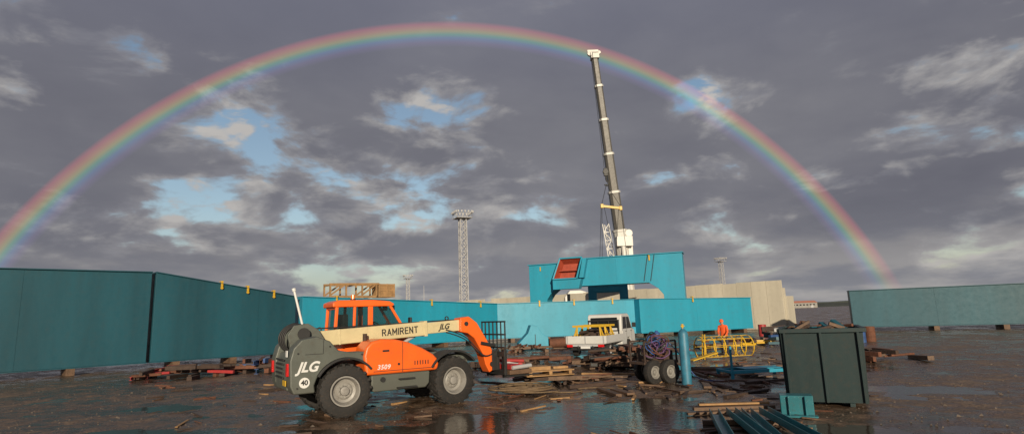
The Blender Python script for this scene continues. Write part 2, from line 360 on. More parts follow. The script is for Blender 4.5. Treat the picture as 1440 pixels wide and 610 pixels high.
# ------------------------------------------------------------------ portal / gantry frame
e=empty("gantry_frame",(1.8,57,0),math.atan2(-5,13.7)); Lg=14.6
prof=[(0,.5),(1.75,.5),(1.75,3.6),(2.1,4.1),(2.9,4.75),(11.5,4.75),(12.3,4.2),(12.75,3.6),(12.75,.5),(Lg,.5),(Lg,7.3),(4.6,7.3),(4.4,7.0),(0,7.0)]
q=MB(); q.prism(prof,-.9,.9); q.build("portal_beam",e,[TEAL],bevel=.02)
q=MB(); q.prism([(-.1,7.003),(4.4,7.003),(4.4,7.08),(-.1,7.08)],-1.05,1.05); q.prism([(4.6,7.303),(Lg+.1,7.303),(Lg+.1,7.38),(4.6,7.38)],-1.05,1.05)
for x in(6.6,8.6,11.3): q.box((x,-.906,6.0),(.04,.02,2.4))
q.build("flanges",e,[TEAL])
q=MB()
A=[Vector(p) for p in((2.75,-2.1,5.45),(5.05,-2.1,5.45),(5.55,-1.7,7.42),(3.40,-1.7,7.42))]
B=[Vector(p) for p in((3.10,-.95,5.6),(5.0,-.95,5.6),(5.30,-.95,6.9),(3.6,-.95,6.9))]
for i in range(4):
    j=(i+1)%4; q._add([A[i],A[j],B[j],B[i]],[(0,1,2,3)],0)
q._add(B,[(0,1,2,3)],0); 
q.beam(B[0]+Vector((.1,-.25,.65)),B[1]+Vector((.1,-.25,.65)),.4,.08)
o=q.build("hopper_inside",e,[PRIMER],smooth=False)
q=MB()
for i in range(4):
    j=(i+1)%4; q.beam(A[i],A[j],.12,.12)
c0=(A[0]+A[2])/2
for i in range(4):
    j=(i+1)%4; a_=A[i]+(A[i]-c0).normalized()*.08; b_=A[j]+(A[j]-c0).normalized()*.08; a2=B[i]+(B[i]-c0).normalized()*.1; b2=B[j]+(B[j]-c0).normalized()*.1
    q._add([a_,b_,b2,a2],[(0,1,2,3)],0)
q.prism([(2.7,4.5),(5.2,4.5),(5.45,5.38),(2.7,5.38)],-2.0,-.95); q.prism([(5.2,5.5),(5.6,5.5),(6.0,7.3),(5.62,7.3)],-1.7,-.95)
q.build("hopper_shell",e,[TEAL],smooth=False)
q=MB()
for x in(11.6,12.2): q.beam((x,-.97,7.4),(x-.5,-.97,4.9),.03,.05)
q.build("lifting_straps",e,[BLACK]); q=MB(); q.box((11.7,-.98,7.0),(.12,.06,.5)); q.box((1.2,-.98,6.6),(.1,.05,.4)); q.build("yellow_clamps",e,[YELLOW])
e=empty("gantry_frame",(8.0,62,0),-.2); q=MB(); q.prism([(0,.5),(.9,.5),(.9,4.3),(3.3,4.3),(3.3,.5),(4.2,.5),(4.2,5.4),(0,5.4)],-.6,.6); q.build("portal_beam",e,[TEAL],bevel=.02)
q=MB(); q.box((2.1,-.62,5.0),(3.2,.1,.12)); q.box((2.1,-.62,4.5),(3.2,.1,.12)); q.build("rails",e,[TEAL])

# ------------------------------------------------------------------ mobile crane
e=empty("mobile_crane",(0,0,0)); 
piv=Vector((15.25,75.9,2.8)); top=Vector((11.9,72,36.6)); ax=(top-piv).normalized(); Lb=(top-piv).length
def bp_(z): return piv+ax*((z-piv.z)/ax.z)
def boomsec(name,za,zb_,w,mat):
    a_=bp_(za); b_=bp_(zb_); y=Vector((0,-1,0)); q=MB()
    d=ax; s=Vector((1,0,0)); s=(s-d*s.dot(d)).normalized(); u=d.cross(s)
    prof=[(-.5,.55),(.5,.55),(.5,-.2),(.3,-.5),(-.3,-.5),(-.5,-.2)]
    vs=[p+s*(x*w)+u*(z*w) for p in(a_,b_) for x,z in prof]; n=6
    q._add(vs,[(i,(i+1)%n,n+(i+1)%n,n+i) for i in range(n)]+[tuple(range(n)),tuple(range(n,2*n))],0)
    q.build(name,e,[mat],bevel=.03)
zs=[3.0,12.8,17.9,23.0,27.6,32.2,36.0]
ws=[1.6,1.35,1.2,1.08,.95,.84]
for i in range(6):
    boomsec("boom_section_%d"%(i+1),zs[i],zs[i+1]+.01,ws[i],WHITEC if i==0 else BOOM)
    if i>0: boomsec("boom_collar_%d"%i,zs[i]-.12,zs[i]+.2,ws[i-1]+.18,WHITEC)
q=MB(); t=bp_(36.3)
q.box(t+Vector((0,0,0)),(1.1,1.2,.8)); q.box(t+Vector((-.3,-.5,.5)),(1.5,.5,.35)); q.cyl(t+Vector((-.7,-.7,.2)),t+Vector((-.7,-.3,.2)),.35,seg=14); q.cyl(t+Vector((.6,-.3,.5)),t+Vector((.6,0,.5)),.25,seg=12)
q.build("boom_head",e,[WHITEC],bevel=.04)
q=MB(); q.cyl((14.6,73.6,4.6),bp_(11.0)+Vector((0,-1,0)),.32,seg=14); q.box(bp_(11.3)+Vector((.2,-.9,0)),(2.1,1.0,1.3)); q.box(bp_(9.5)+Vector((.9,-.2,0)),(.6,.9,3.2)); q.cyl(bp_(12.4)+Vector((1.0,-.8,0)),bp_(12.4)+Vector((1.0,-.2,0)),.5,seg=14)
q.build("luffing_gear",e,[WHITEC],bevel=.04)
q=MB()
J0=Vector((13.3,74.5,5.0)); J1=Vector((12.2,73.8,13.6))
for i in range(8):
    a_=J0.lerp(J1,i/8); b_=J0.lerp(J1,(i+1)/8)
    for dx,dy in((-.4,-.4),(.4,-.4),(0,.4)): q.beam(a_+Vector((dx,dy,0)),b_+Vector((dx,dy,0)),.1,.1)
    s=1 if i%2 else -1
    q.beam(a_+Vector((-.4*s,-.4,0)),b_+Vector((.4*s,-.4,0)),.08,.08); q.beam(a_+Vector((-.4,-.4,0)),a_+Vector((.4,-.4,0)),.08,.08); q.beam(a_+Vector((.4,-.4,0)),b_+Vector((0,.4,0)),.06,.06)
q.build("folded_lattice_jib",e,[WHITEC],smooth=False)
q=MB(); q.prism([(6.5,2.2),(16.5,2.2),(16.5,3.6),(15,4.6),(12,4.9),(9.6,4.9),(8.6,5.2),(7.2,5.2),(6.5,4.4)],74.5,77.2); q.build("superstructure",e,[WHITEC],bevel=.12)
q=MB(); q.prism([(4.5,.9),(21,.9),(21,2.1),(6.4,2.1),(6.0,3.0),(4.8,3.0),(4.5,2.0)],74.3,77.2); q.build("carrier",e,[YELLOW],bevel=.08)
q=MB(); q.box((7.4,74.45,4.3),(1.2,.1,.9)); q.build("cab_window",e,[DGLASS])
q=MB()
for x in(6,7.7,13,14.7,16.4,18.1):
    for y in(74.5,77.0): q.lathe([(-.2,.3),(-.2,.6),(-.12,.68),(.12,.68),(.2,.6),(.2,.3)],(x,y,.68),seg=20)
q.build("tyres",e,[TYRE])
hk=Vector((12.1,70.2,19.3)); hd=t+Vector((-.55,-.9,.2))
q=MB()
for dx in(-.14,.14): q.cyl(hd+Vector((dx,0,0)),hk+Vector((dx,0,.9)),.028,seg=5)
sp=Vector((12.4,69.5,15.0))
q.build("hoist_ropes",e,[BLACK])
q=MB(); q.box(hk+Vector((0,0,.45)),(.5,.35,1.0)); q.cyl(hk+Vector((0,-.2,.5)),hk+Vector((0,.2,.5)),.36,seg=14); q.cyl(hk,hk+Vector((0,0,-.5)),.12,seg=8)
q.build("hook_block",e,[BLACK],bevel=.04)
tube("hook",[hk+Vector(p) for p in((0,0,-.4),(0,0,-.7),(.25,0,-.85),(.28,0,-1.15),(0,0,-1.35),(-.25,0,-1.15))],.09,BLACK,e)
q=MB(); ends=[sp+Vector((-1.15,0,.25)),sp+Vector((1.15,0,-.1))]
q.beam(ends[0],ends[1],.26,.30); 
for en in ends: q.box(en,(.35,.4,.5))
q.build("spreader_beam",e,[YELLOW],bevel=.03)
q=MB(); hb=hk+Vector((0,0,-1.1))
for en in ends: q.cyl(hb,en+Vector((0,0,.25)),.035,seg=5)
for a_,b_ in((ends[0],(10.2,66,6.0)),(ends[1],(13.4,66,6.0)),(ends[0]+Vector((.25,0,0)),(12.2,66,6.0)),(ends[1]-Vector((.25,0,0)),(11.6,66,6.0)),(ends[0]-Vector((.1,0,0)),(10.0,67,6.0))): q.cyl(a_,b_,.03,seg=5)
q.build("sling_chains",e,[BLACK])
q=MB(); q.box((11.8,66,5.7),(4.2,1.2,.8)); q.build("lifted_beam",e,[TEALD],bevel=.02)

# ------------------------------------------------------------------ wheels
def wheel(parent,c,r,w,rz=0,rimr=.6,name="wheel",lugs_=True,rimmat=RIM,side=-1):
    M=Matrix.Rotation(rz,3,'Z'); q=MB(); rr=r*rimr; b=w/2
    prof=[(-b*.8,rr),(-b,rr*1.12),(-b*1.02,r*.84),(-b*.88,r*.95),(-b*.55,r*.985),(b*.55,r*.985),(b*.88,r*.95),(b*1.02,r*.84),(b,rr*1.12),(b*.8,rr)]
    q.lathe(prof,c,seg=44,rot=M)
    if lugs_:
        n=20
        for i in range(n):
            for s in(-1,1):
                t=2*math.pi*(i+(.5 if s>0 else 0))/n
                P=Matrix.Rotation(-t,3,'Y')
                loc=Vector(c)+M@(P@Vector((r*.965,s*b*.5,0)))
                q.box(loc,(r*.10,b*1.02,r*.11),(M@P@Matrix.Rotation(s*.5,3,'X')).to_4x4())
    q.build(name+"_tyre",parent,[TYRE])
    q=MB(); s=side
    q.lathe([(s*b*.85,rr*1.06),(s*b*.95,rr*1.04),(s*b*.95,rr*.95),(s*b*.6,rr*.86),(s*b*.25,rr*.80),(s*b*.15,rr*.62),(s*b*.3,rr*.5),(s*b*.3,rr*.34),(s*b*.65,rr*.30),(s*b*.72,rr*.2),(s*b*.72,0.001)],c,seg=40,rot=M)
    q.lathe([(-s*b*.85,rr*1.06),(-s*b*.3,rr*.8),(-s*b*.3,.001)],c,seg=30,rot=M)
    for i in range(10):
        t=2*math.pi*i/10; p=Vector(c)+M@Vector((rr*.42*math.cos(t),s*b*.3,rr*.42*math.sin(t))); q.cyl(p,p+M@Vector((0,s*.03,0)),.016*r/.6,seg=6)
    q.build(name+"_rim",parent,[rimmat])

# ------------------------------------------------------------------ telehandler
T=empty("telehandler",(-3.396,15.19,-.01),R(33.0))
WB=1.385; RW=.6
for nm,x,y,rz,s in(("rear_near_wheel",-WB,-.95,-.10,-1),("front_near_wheel",WB,-.95,.08,-1),("rear_far_wheel",-WB,.95,-.10,1),("front_far_wheel",WB,.95,.08,1)):
    wheel(T,(x,y,RW),RW,.42,rz,.54,nm,side=s)
q=MB(); q.cyl((-WB,-.8,RW),(-WB,.8,RW),.13,seg=12); q.cyl((WB,-.8,RW),(WB,.8,RW),.13,seg=12); q.box((-WB,0,RW),(.45,.45,.4)); q.box((WB,0,RW),(.45,.45,.4)); q.build("axles",T,[BLACK],bevel=.03)
q=MB(); q.prism([(-2.2,.62),(2.0,.62),(2.15,.75),(2.15,1.1),(1.2,1.15),(-2.2,1.3)],-.42,.42); q.build("chassis",T,[GREYB],bevel=.03)
def arc(cx,cz,r,a0,a1,n): return [(cx+r*math.cos(R(a0+(a1-a0)*i/n)),cz+r*math.sin(R(a0+(a1-a0)*i/n))) for i in range(n+1)]
side=[(-2.52,.62),(-2.60,.8),(-2.62,1.35),(-2.55,1.62),(-2.38,1.80),(-2.05,1.86),(-1.75,1.74),(-1.55,1.52),(-1.25,1.46),(-.72,1.46),(-.66,.95)]+arc(-WB,RW,.72,28,165,12)+[(-2.06,.62)]
for nm,y0,y1 in(("rear_side_panel",-1.06,-.60),("rear_side_panel_far",.60,1.06)): MB().prism(side,y0,y1).build(nm,T,[GREYB],bevel=.035)
q=MB(); q.prism([(-2.58,.66),(-2.62,1.2),(-2.5,1.5),(-1.9,1.5),(-1.85,.7)],-.598,.598); q.build("counterweight",T,[GREYB],bevel=.04)
for y in(-.42,.22):
    MB().prism([(-2.45,1.45),(-2.56,1.9),(-2.42,2.12),(-2.1,2.16),(-1.85,2.0),(-1.5,1.45)],y,y+.09).build("boom_pivot_plate",T,[GREYB],bevel=.015)
q=MB(); q.cyl((-2.22,-.52,1.92),(-2.22,.40,1.92),.09,seg=16); q.cyl((-2.22,-.56,1.92),(-2.22,-.52,1.92),.14,seg=16); q.build("boom_pivot_pin",T,[BLACK])
q=MB()
for z in(.95,1.05,1.15,1.25,1.35): q.box((-2.63,0,z),(.03,.8,.035))
q.build("rear_grille",T,[BLACK])
q=MB()
for x,z in((-2.45,.75),(-2.45,1.5),(-1.75,1.62),(-1.0,1.40)): q.cyl((x,-1.06,z),(x,-1.075,z),.022,seg=8)
q.box((-1.9,-1.062,1.62),(.012,.006,.3)); q.box((-2.1,-1.062,1.47),(.4,.006,.012))
q.build("panel_bolts",T,[BLACK])
q=MB(); q.box((-2.63,-.85,1.15),(.05,.14,.28)); q.box((-2.63,.85,1.15),(.05,.14,.28)); q.build("tail_lamps",T,[LAMP_R],bevel=.01)
MB().box((-2.635,-.6,.85),(.02,.3,.12)).build("number_plate",T,[YELLOW]); MB().box((-2.64,-.78,1.5),(.02,.14,.14)).build("warning_plate",T,[TXTW])
text("side_lettering","JLG",.30,TXTW,T,(-2.24,-1.066,1.19),(R(90),0,0),.35,.010)
q=MB(); q.cyl((-2.30,-1.061,.86),(-2.30,-1.066,.86),.115,seg=28); q.build("speed_disc",T,[TXTW]); text("speed_number","40",.15,TXTD,T,(-2.30,-1.070,.86),(R(90),0,0),0,.005)
for nm,cx in(("rear_fender",-WB),("front_fender",WB)):
    for y0,y1 in((-1.20,-.66),(.66,1.20)):
        ou=arc(cx,RW,.76,38,150,14); inn=arc(cx,RW,.71,150,38,14); MB().prism(ou+inn,y0,y1).build(nm,T,[BLACK],bevel=.01)
q=MB(); q.box((1.5,-.62,1.1),(.9,.4,.3)); q.box((1.5,.62,1.1),(.9,.4,.3)); q.build("fender_brackets",T,[GREYB],bevel=.03)
hood=[(-.93,.90),(-.98,1.35),(-.93,1.55),(-.80,1.68),(-.55,1.73),(-.2,1.71),(.15,1.62),(.5,1.47),(.8,1.30),(.93,1.18),(.96,1.05),(.92,.90)]
MB().prism(hood,-1.15,-.36).build("engine_hood",T,[ORANGE],bevel=.07)
q=MB(); q.box((-.02,-1.152,1.28),(.012,.006,.7)); q.box((.05,-1.152,.98),(1.6,.006,.014)); q.build("hood_seams",T,[BLACK],smooth=False)
q=MB()
for i in range(6): q.box((.30+i*.07,-1.153,1.12),(.022,.01,.10))
q.build("hood_vents",T,[BLACK],smooth=False)
q=MB(); q.cyl((-.12,-1.152,1.12),(-.12,-1.17,1.12),.03,seg=10); q.box((-.45,-1.16,1.45),(.16,.02,.04)); q.build("hood_latches",T,[BLACK])
text("model_number","3509",.15,TXTW,T,(-.50,-1.157,1.07),(R(90),0,0),.2,.003,1.1)
MB().prism([(-.72,.50),(.62,.50),(.72,.60),(.74,.895),(-.78,.895),(-.78,.6)],-1.08,-.40).build("fuel_tank",T,[GREYB],bevel=.04)
q=MB(); q.box((.1,-1.12,.56),(.5,.14,.03)); q.box((.1,-1.12,.76),(.4,.1,.03)); q.cyl((-.5,-1.085,.78),(-.5,-1.12,.78),.06,seg=14); q.build("steps",T,[BLACK])
MB().prism([(-.7,.5),(.8,.5),(.8,.9),(-.7,.9)],.40,1.08).build("battery_box",T,[GREYB],bevel=.04)
q=MB(); q.cyl((-.75,-.50,1.55),(-.75,-.50,1.86),.055,seg=12); q.build("exhaust",T,[RUSTD]); 
MB().prism([(-1.32,.92),(.50,.92),(.78,1.10),(.70,1.72),(-1.32,1.72)],.22,1.12).build("cab_body",T,[ORANGE],bevel=.04)
MB().prism([(-1.27,1.73),(.60,1.73),(.50,2.0),(.17,2.52),(-1.22,2.52)],.27,1.07).build("cab_glass",T,[GLASS])
q=MB()
for y in(.25,1.09):
    q.beam((-1.29,y,1.70),(-1.24,y,2.56),.07,.08); q.beam((-.80,y,1.70),(-.78,y,2.56),.07,.07); q.beam((-.36,y,1.70),(-.36,y,2.56),.075,.13)
    q.beam((.63,y,1.74),(.53,y,2.02),.06,.07); q.beam((.53,y,2.0),(.18,y,2.56),.06,.07); q.beam((-1.3,y,1.76),(.64,y,1.76),.065,.1)
q.beam((-1.24,.25,2.52),(-1.24,1.09,2.52),.07,.07)
q.build("cab_pillars",T,[ORANGE],bevel=.015)
MB().prism([(-1.36,2.54),(.26,2.54),(.30,2.60),(.16,2.68),(-.3,2.72),(-1.2,2.72),(-1.36,2.66)],.19,1.15).build("cab_roof",T,[ORANGE],bevel=.035)
q=MB(); q.box((-.7,.7,1.75),(.5,.5,.12)); q.box((-.95,.7,2.05),(.14,.46,.62)); q.cyl((.15,.7,1.75),(.05,.7,2.0),.03,seg=8); q.lathe([(-.015,.17),(.015,.17),(.015,.20),(-.015,.20)],(.03,.7,2.02),'X',24,closed=True,rot=Matrix.Rotation(-.9,3,'Y')); q.build("seat_and_wheel",T,[BLACK],bevel=.02)
q=MB(); q.cyl((-.75,.5,2.72),(-.75,.5,2.76),.07,seg=14,m=1); q.cyl((-.75,.5,2.76),(-.75,.5,2.87),.055,.045,seg=14); q.build("beacon",T,[BEACON,BLACK])
q=MB(); q.box((.30,.4,2.50),(.1,.16,.12)); q.box((.30,.95,2.50),(.1,.16,.12)); q.box((.72,.16,2.1),(.06,.16,.26)); q.beam((.6,.2,1.9),(.72,.16,2.1),.03,.03); q.build("work_lamps_and_mirror",T,[BLACK],bevel=.015)
# boom
b0=Vector((-2.22,-.10,1.76)); b1=Vector((2.15,-.10,1.97)); bd=(b1-b0).normalized(); ang=-math.atan2(b1.z-b0.z,b1.x-b0.x)
q=MB(); q.beam(b0,b0+bd*3.25,.30,.37); q.build("boom_outer",T,[CREAM],bevel=.03)
q=MB(); q.beam(b0+bd*3.0,b1,.24,.30); q.build("boom_inner",T,[CREAM],bevel=.025)
q=MB(); q.beam(b0+bd*3.18,b0+bd*3.27,.335,.405); q.beam(b0+bd*.9,b0+bd*.95,.31,.38); q.build("boom_collars",T,[CREAM],bevel=.01)
q=MB()
for k in(.45,2.2,3.9): q.lathe([(-.012,.035),(.012,.035),(.012,.06),(-.012,.06)],b0+bd*k+Vector((0,-.05,.22)),'Y',16,closed=True)
q.build("lifting_eyes",T,[BLACK])
stroke_text("boom_lettering","RAMIRENT",.15,TXTD,T,b0+bd*2.50+Vector((0,-.153,0)),(R(90),ang,0),.19,.14)
text("boom_small_lettering","JLG",.20,TXTD,T,b0+bd*3.78+Vector((0,-.126,0)),(R(90),ang,0),.35,.006)
q=MB(); q.cyl((-.55,-.1,1.15),(.2,-.1,1.45),.075,seg=14); q.cyl((.2,-.1,1.45),(.75,-.1,1.74),.045,seg=12,m=1); q.build("lift_cylinder",T,[BLACK,GALV])
for i,dy in enumerate((.10,.16)):
    tube("boom_hose_%d"%i,[(-2.1,dy,2.02),(-1.4,dy,2.03),(0,dy,2.06),(1.3,dy,2.10),(2.1,dy,2.12)],.016,BLACK,T)
for i in range(4):
    y=-.36+.2*i; tube("rear_hose_%d"%i,[(-1.9,y,1.95),(-2.15,y+.03,2.15+.02*i),(-2.5,y,2.1),(-2.66,y-.02,1.85),(-2.55,y,1.55),(-2.4,y,1.5)],.02,BLACK,T)
q=MB(); q.cyl((-2.12,.05,2.1),(-2.33,.1,2.95),.028,seg=8); q.cyl((-2.33,.1,2.95),(-2.35,.1,3.02),.045,seg=8); q.cyl((-2.05,.05,1.95),(-2.12,.05,2.15),.045,seg=8,m=1); q.build("marker_pole",T,[TXTW,BLACK])
MB().prism([(2.02,1.78),(2.02,2.16),(2.30,2.20),(2.55,2.02),(2.85,1.55),(3.08,1.15),(3.12,.72),(2.92,.62),(2.80,.85),(2.72,1.15),(2.45,1.60),(2.25,1.74)],-.30,.10).build("boom_head",T,[ORANGE],bevel=.03)
q=MB(); q.cyl((2.2,-.33,2.0),(2.2,.13,2.0),.06,seg=12); q.cyl((3.0,-.36,.85),(3.0,.16,.85),.07,seg=12); q.cyl((2.65,-.33,1.45),(3.1,-.33,1.35),.05,seg=10); q.build("head_pins",T,[BLACK])
for i,dz in enumerate((0,.07)): tube("head_hose_%d"%i,[(1.6,-.24,1.86-dz),(2.1,-.34,1.72-dz),(2.45,-.36,1.35-dz),(2.8,-.36,1.0),(3.1,-.34,1.2)],.016,BLACK,T)
q=MB()
for z in(.62,1.12): q.beam((3.2,-.72,z),(3.2,.62,z),.09,.14)
for y in(-.7,-.3,.2,.6): q.beam((3.2,y,.55),(3.2,y,1.25),.08,.08)
for y in(-.70,-.48,-.26,-.04,.18,.40,.60): q.beam((3.22,y,1.25),(3.22,y,2.02),.035,.035)
for z in(1.3,1.66,2.02): q.beam((3.22,-.72,z),(3.22,.62,z),.045,.045)
q.box((3.08,-.1,.95),(.16,.5,.55))
q.build("fork_carriage",T,[BLACK],bevel=.008)
q=MB()
for y in(-.5,.38):
    q.box((3.28,y,.85),(.06,.13,.75)); q.prism([(3.25,.46),(4.45,.475),(4.45,.49),(3.7,.52),(3.31,.52)],y-.065,y+.065)
q.build("forks",T,[BLACK],bevel=.006)
q=MB(); q.box((3.75,-.05,.60),(.75,1.2,.12),m=1); q.box((3.6,-.25,.74),(.35,.55,.14),Matrix.Rotation(.2,4,'Z')); q.box((3.9,.2,.76),(.4,.5,.18),Matrix.Rotation(-.2,4,'Z'),m=2); q.cyl((3.5,-.6,.72),(4.2,-.5,.74),.06,seg=10,m=2); q.cyl((3.45,.35,.9),(4.1,-.3,.86),.05,seg=10)
q.build("load_on_forks",T,[REDP,WOODD,GALV],bevel=.015)

# ------------------------------------------------------------------ flatbed truck
K=empty("flatbed_truck",(3.45,28.95,0),R(63))
for nm,x,y,s in(("rear_wheel_r",.95,-.85,-1),("rear_wheel_l",.95,.85,1),("front_wheel_r",4.35,-.88,-1),("front_wheel_l",4.35,.88,1)): wheel(K,(x,y,.35),.35,.26,0,.58,nm,False,GALV,s)
q=MB(); q.box((2.4,-.38,.52),(4.9,.1,.16)); q.box((2.4,.38,.52),(4.9,.1,.16)); q.cyl((.95,-.8,.35),(.95,.8,.35),.07,seg=10); q.box((.15,0,.42),(.12,1.7,.12)); q.box((1.9,-.6,.5),(.5,.3,.3)); q.build("chassis",K,[BLACK],bevel=.01)
q=MB(); q.box((1.5,0,.70),(3.0,2.08,.08)); q.box((0,0,.87),(.04,2.1,.36)); q.box((1.5,-1.05,.87),(2.96,.04,.36)); q.box((1.5,1.05,.87),(2.96,.04,.36)); q.box((2.98,0,.95),(.04,2.1,.5)); q.build("dropside_bed",K,[WHITE],bevel=.012)
q=MB()
for y in(-.95,0,.95): q.box((-.035,y,.87),(.03,.05,.34))
q.box((-.03,0,.60),(.04,1.9,.10)); q.build("tailgate_ribs",K,[GALV])
q=MB(); q.box((-.06,-.82,.58),(.05,.3,.12)); q.box((-.06,.82,.58),(.05,.3,.12)); q.build("tail_lamps",K,[LAMP_R]); MB().box((-.06,.0,.50),(.02,.5,.11)).build("number_plate",K,[TXTW])
cab=[(3.08,.45),(3.06,1.2),(3.12,1.98),(3.25,2.08),(4.4,2.10),(4.62,2.02),(5.12,1.34),(5.55,1.18),(5.68,.95),(5.68,.42),(4.78,.42),(4.72,.62),(4.55,.78),(4.2,.78),(4.0,.62),(3.95,.42)]
MB().prism(cab,-.96,.96).build("crew_cab",K,[WHITE],bevel=.06)
q=MB(); q.box((3.055,0,1.62),(.05,1.5,.56)); q.build("rear_window",K,[DGLASS],bevel=.01)
q=MB()
for s in(-1,1):
    y0,y1=(-.972,-.955) if s<0 else (.955,.972)
    q.prism([(3.28,1.28),(3.95,1.28),(3.95,1.92),(3.36,1.92)],y0,y1); q.prism([(4.05,1.28),(4.92,1.28),(4.50,1.90),(4.05,1.92)],y0,y1)
q.prism([(5.1,1.385),(5.125,1.40),(4.66,2.03),(4.635,2.015)],-.82,.82)
q.build("side_windows",K,[DGLASS])
q=MB()
for x in(3.99,4.98): q.box((x,-.964,1.0),(.012,.01,1.0))
q.box((3.85,-.975,1.14),(.16,.03,.03)); q.box((4.85,-.975,1.14),(.16,.03,.03)); q.box((4.95,-1.12,1.45),(.1,.2,.26)); q.box((4.95,1.12,1.45),(.1,.2,.26)); q.box((5.68,0,.55),(.08,1.9,.2)); q.build("trim_and_mirrors",K,[BLACK],bevel=.01)
q=MB()
for y in(-.85,-.3,.3,.85): q.beam((2.92,y,.75),(2.92,y,1.75),.05,.05)
for z in(1.2,1.75): q.beam((2.92,-.88,z),(2.92,.88,z),.05,.05)
q.build("headboard_rack",K,[BLACK])
q=MB()
for x in(.5,1.3,2.2):
    for s in(-1,1):
        q.beam((x-.3,s*.75,.76),(x,s*.6,1.50),.07,.07); q.beam((x+.3,s*.75,.76),(x,s*.6,1.50),.07,.07)
    q.beam((x,-.85,1.52),(x,.85,1.52),.1,.1)
q.beam((.3,-.7,1.05),(2.5,-.7,1.05),.06,.06); q.beam((.3,.7,1.1),(2.5,.7,1.1),.06,.06); q.beam((.42,-.7,1.0),(.42,.7,1.0),.06,.06)
q.build("yellow_trestles",K,[YELLOW],bevel=.008)
q=MB(); q.box((1.9,.1,1.02),(.9,1.2,.5)); q.box((1.2,-.3,.95),(.5,.8,.4)); q.cyl((.6,.5,1.2),(2.6,.2,1.25),.08,seg=10); q.build("bed_cargo",K,[RUSTD],bevel=.02)

# ------------------------------------------------------------------ scrap / dunnage piles
def pile(name,cx,cy,lx,ly,levels,n,mats,seed,rz=0,lm=(.8,1.8),sec=(.08,.2)):
    rs=random.Random(seed); e=empty(name,(cx,cy,0),rz); q=MB(); z=0
    for l in range(levels):
        h=rs.uniform(*sec); f=1-.45*l/max(1,levels)
        for i in range(n):
            L_=rs.uniform(*lm); a=(0 if l%2 else math.pi/2)+rs.uniform(-.35,.35)
            x=rs.uniform(-lx,lx)*f; y=rs.uniform(-ly,ly)*f; hh=h*rs.uniform(.75,1)
            t=rs.uniform(-.06,.06)
            p=Vector((x,y,z+hh/2+.005+abs(t)*L_/2)); d=Vector((math.cos(a)*L_/2,math.sin(a)*L_/2,t*L_/2))
            k=rs.random(); m_=rs.randrange(len(mats))
            if k<.3: q.ibeam(p-d,p+d,hh*.8,hh,.018,m_)
            elif k<.5: q.cyl(p-d,p+d,hh/2,seg=12,m=m_)
            else: q.beam(p-d,p+d,rs.uniform(.1,.24),hh,m_)
        z+=h*.9
    q.build("pieces",e,mats,bevel=.006); return e
pile("scrap_metal_pile",4.35,22.6,1.15,.8,7,10,[RUST,RUSTD,WOODD,RUST,BLACK],11)
pile("scrap_metal_pile",3.3,23.8,.7,.6,3,6,[RUSTD,RUST,WOODD],12)
pile("timber_pile",.95,18.9,.9,.6,2,6,[WOODD,RUSTD,WOODD],13,lm=(.8,1.7),sec=(.1,.16))
pile("scrap_metal_pile",2.5,19.4,.9,.5,2,7,[RUSTD,WOODD,RUST],14,sec=(.05,.1))
pile("scrap_metal_pile",-11.8,27.0,1.6,1.0,3,7,[RUSTD,RUST,BLUEP],15,sec=(.12,.25))
pile("scrap_metal_pile",-14.5,25.5,2.0,1.0,4,8,[RUSTD,RUST,REDP,RUSTD],16,sec=(.12,.22))
pile("scrap_metal_pile",9.6,20.3,1.2,.8,2,7,[RUSTD,WOODD,TEALX],17,sec=(.06,.12))
pile("scrap_metal_pile",12.5,33.0,2.8,1.5,3,10,[RUSTD,WOODD,RUST,YELLOW,TEALD],18,sec=(.12,.25))
pile("scrap_metal_pile",17.5,36.0,3.0,1.5,4,10,[RUSTD,GALV,RUST,BLUEP,TEALD],19,sec=(.15,.3))
pile("timber_pile",.5,35.2,1.4,.7,3,7,[WOODD,RUST,WOODD],20,sec=(.1,.2))
pile("scrap_metal_pile",-.9,24.5,1.1,.8,2,8,[RUSTD,RUST,REDP,RUSTD],21,sec=(.1,.2))
pile("scrap_metal_pile",7.3,34.5,1.6,.7,3,7,[BLACK,TEALD,RUSTD],23,sec=(.1,.22))
pile("timber_pile",13.0,22.5,2.0,1.2,3,9,[WOODD,RUSTD,RUST],24,sec=(.1,.2))
pile("scrap_metal_pile",1.0,26.5,1.5,.8,2,8,[RUSTD,RUST,WOODD],26,sec=(.08,.18))
pile("scrap_metal_pile",7.0,30.0,1.5,.8,2,8,[RUSTD,WOODD,REDP,RUSTD],27,sec=(.08,.18))
pile("scrap_metal_pile",6.2,16.4,.9,.5,1,6,[RUSTD,WOODD,RUST],28,sec=(.06,.1))
pile("timber_pile",3.2,16.0,.9,.4,1,5,[WOODD,RUSTD,WOODD],29,sec=(.05,.09))
pile("scrap_metal_pile",6.8,19.8,1.0,.5,2,6,[RUSTD,RUST,WOODD],30,sec=(.06,.12))
e=empty("timber_crate",(.95,18.75,.27),R(14)); q=MB()
for i in range(5): q.box((0,-.34+i*.17,.16),(1.55,.15,.035))
for x in(-.65,0,.65): q.box((x,0,.09),(.1,.82,.10))
for i in range(5): q.box((0,-.34+i*.17,.02),(1.55,.14,.03))
q.box((-.3,0,.235),(.7,.5,.11)); q.box((.45,.1,.215),(.5,.3,.07))
q.build("boards",e,[WOOD],bevel=.006)
def planks(name,items,mat):
    for i,(a_,b_,w,h) in enumerate(items):
        q=MB(); q.beam(a_,b_,w,h); q.build(name,None,[mat],bevel=.008)
planks("timber_plank",[((3.75,12.75,.06),(5.45,12.65,.07),.16,.07),((3.9,13.0,.05),(5.3,13.15,.05),.12,.06),((3.5,12.35,.03),(5.1,12.5,.03),.1,.05)],WOODD)
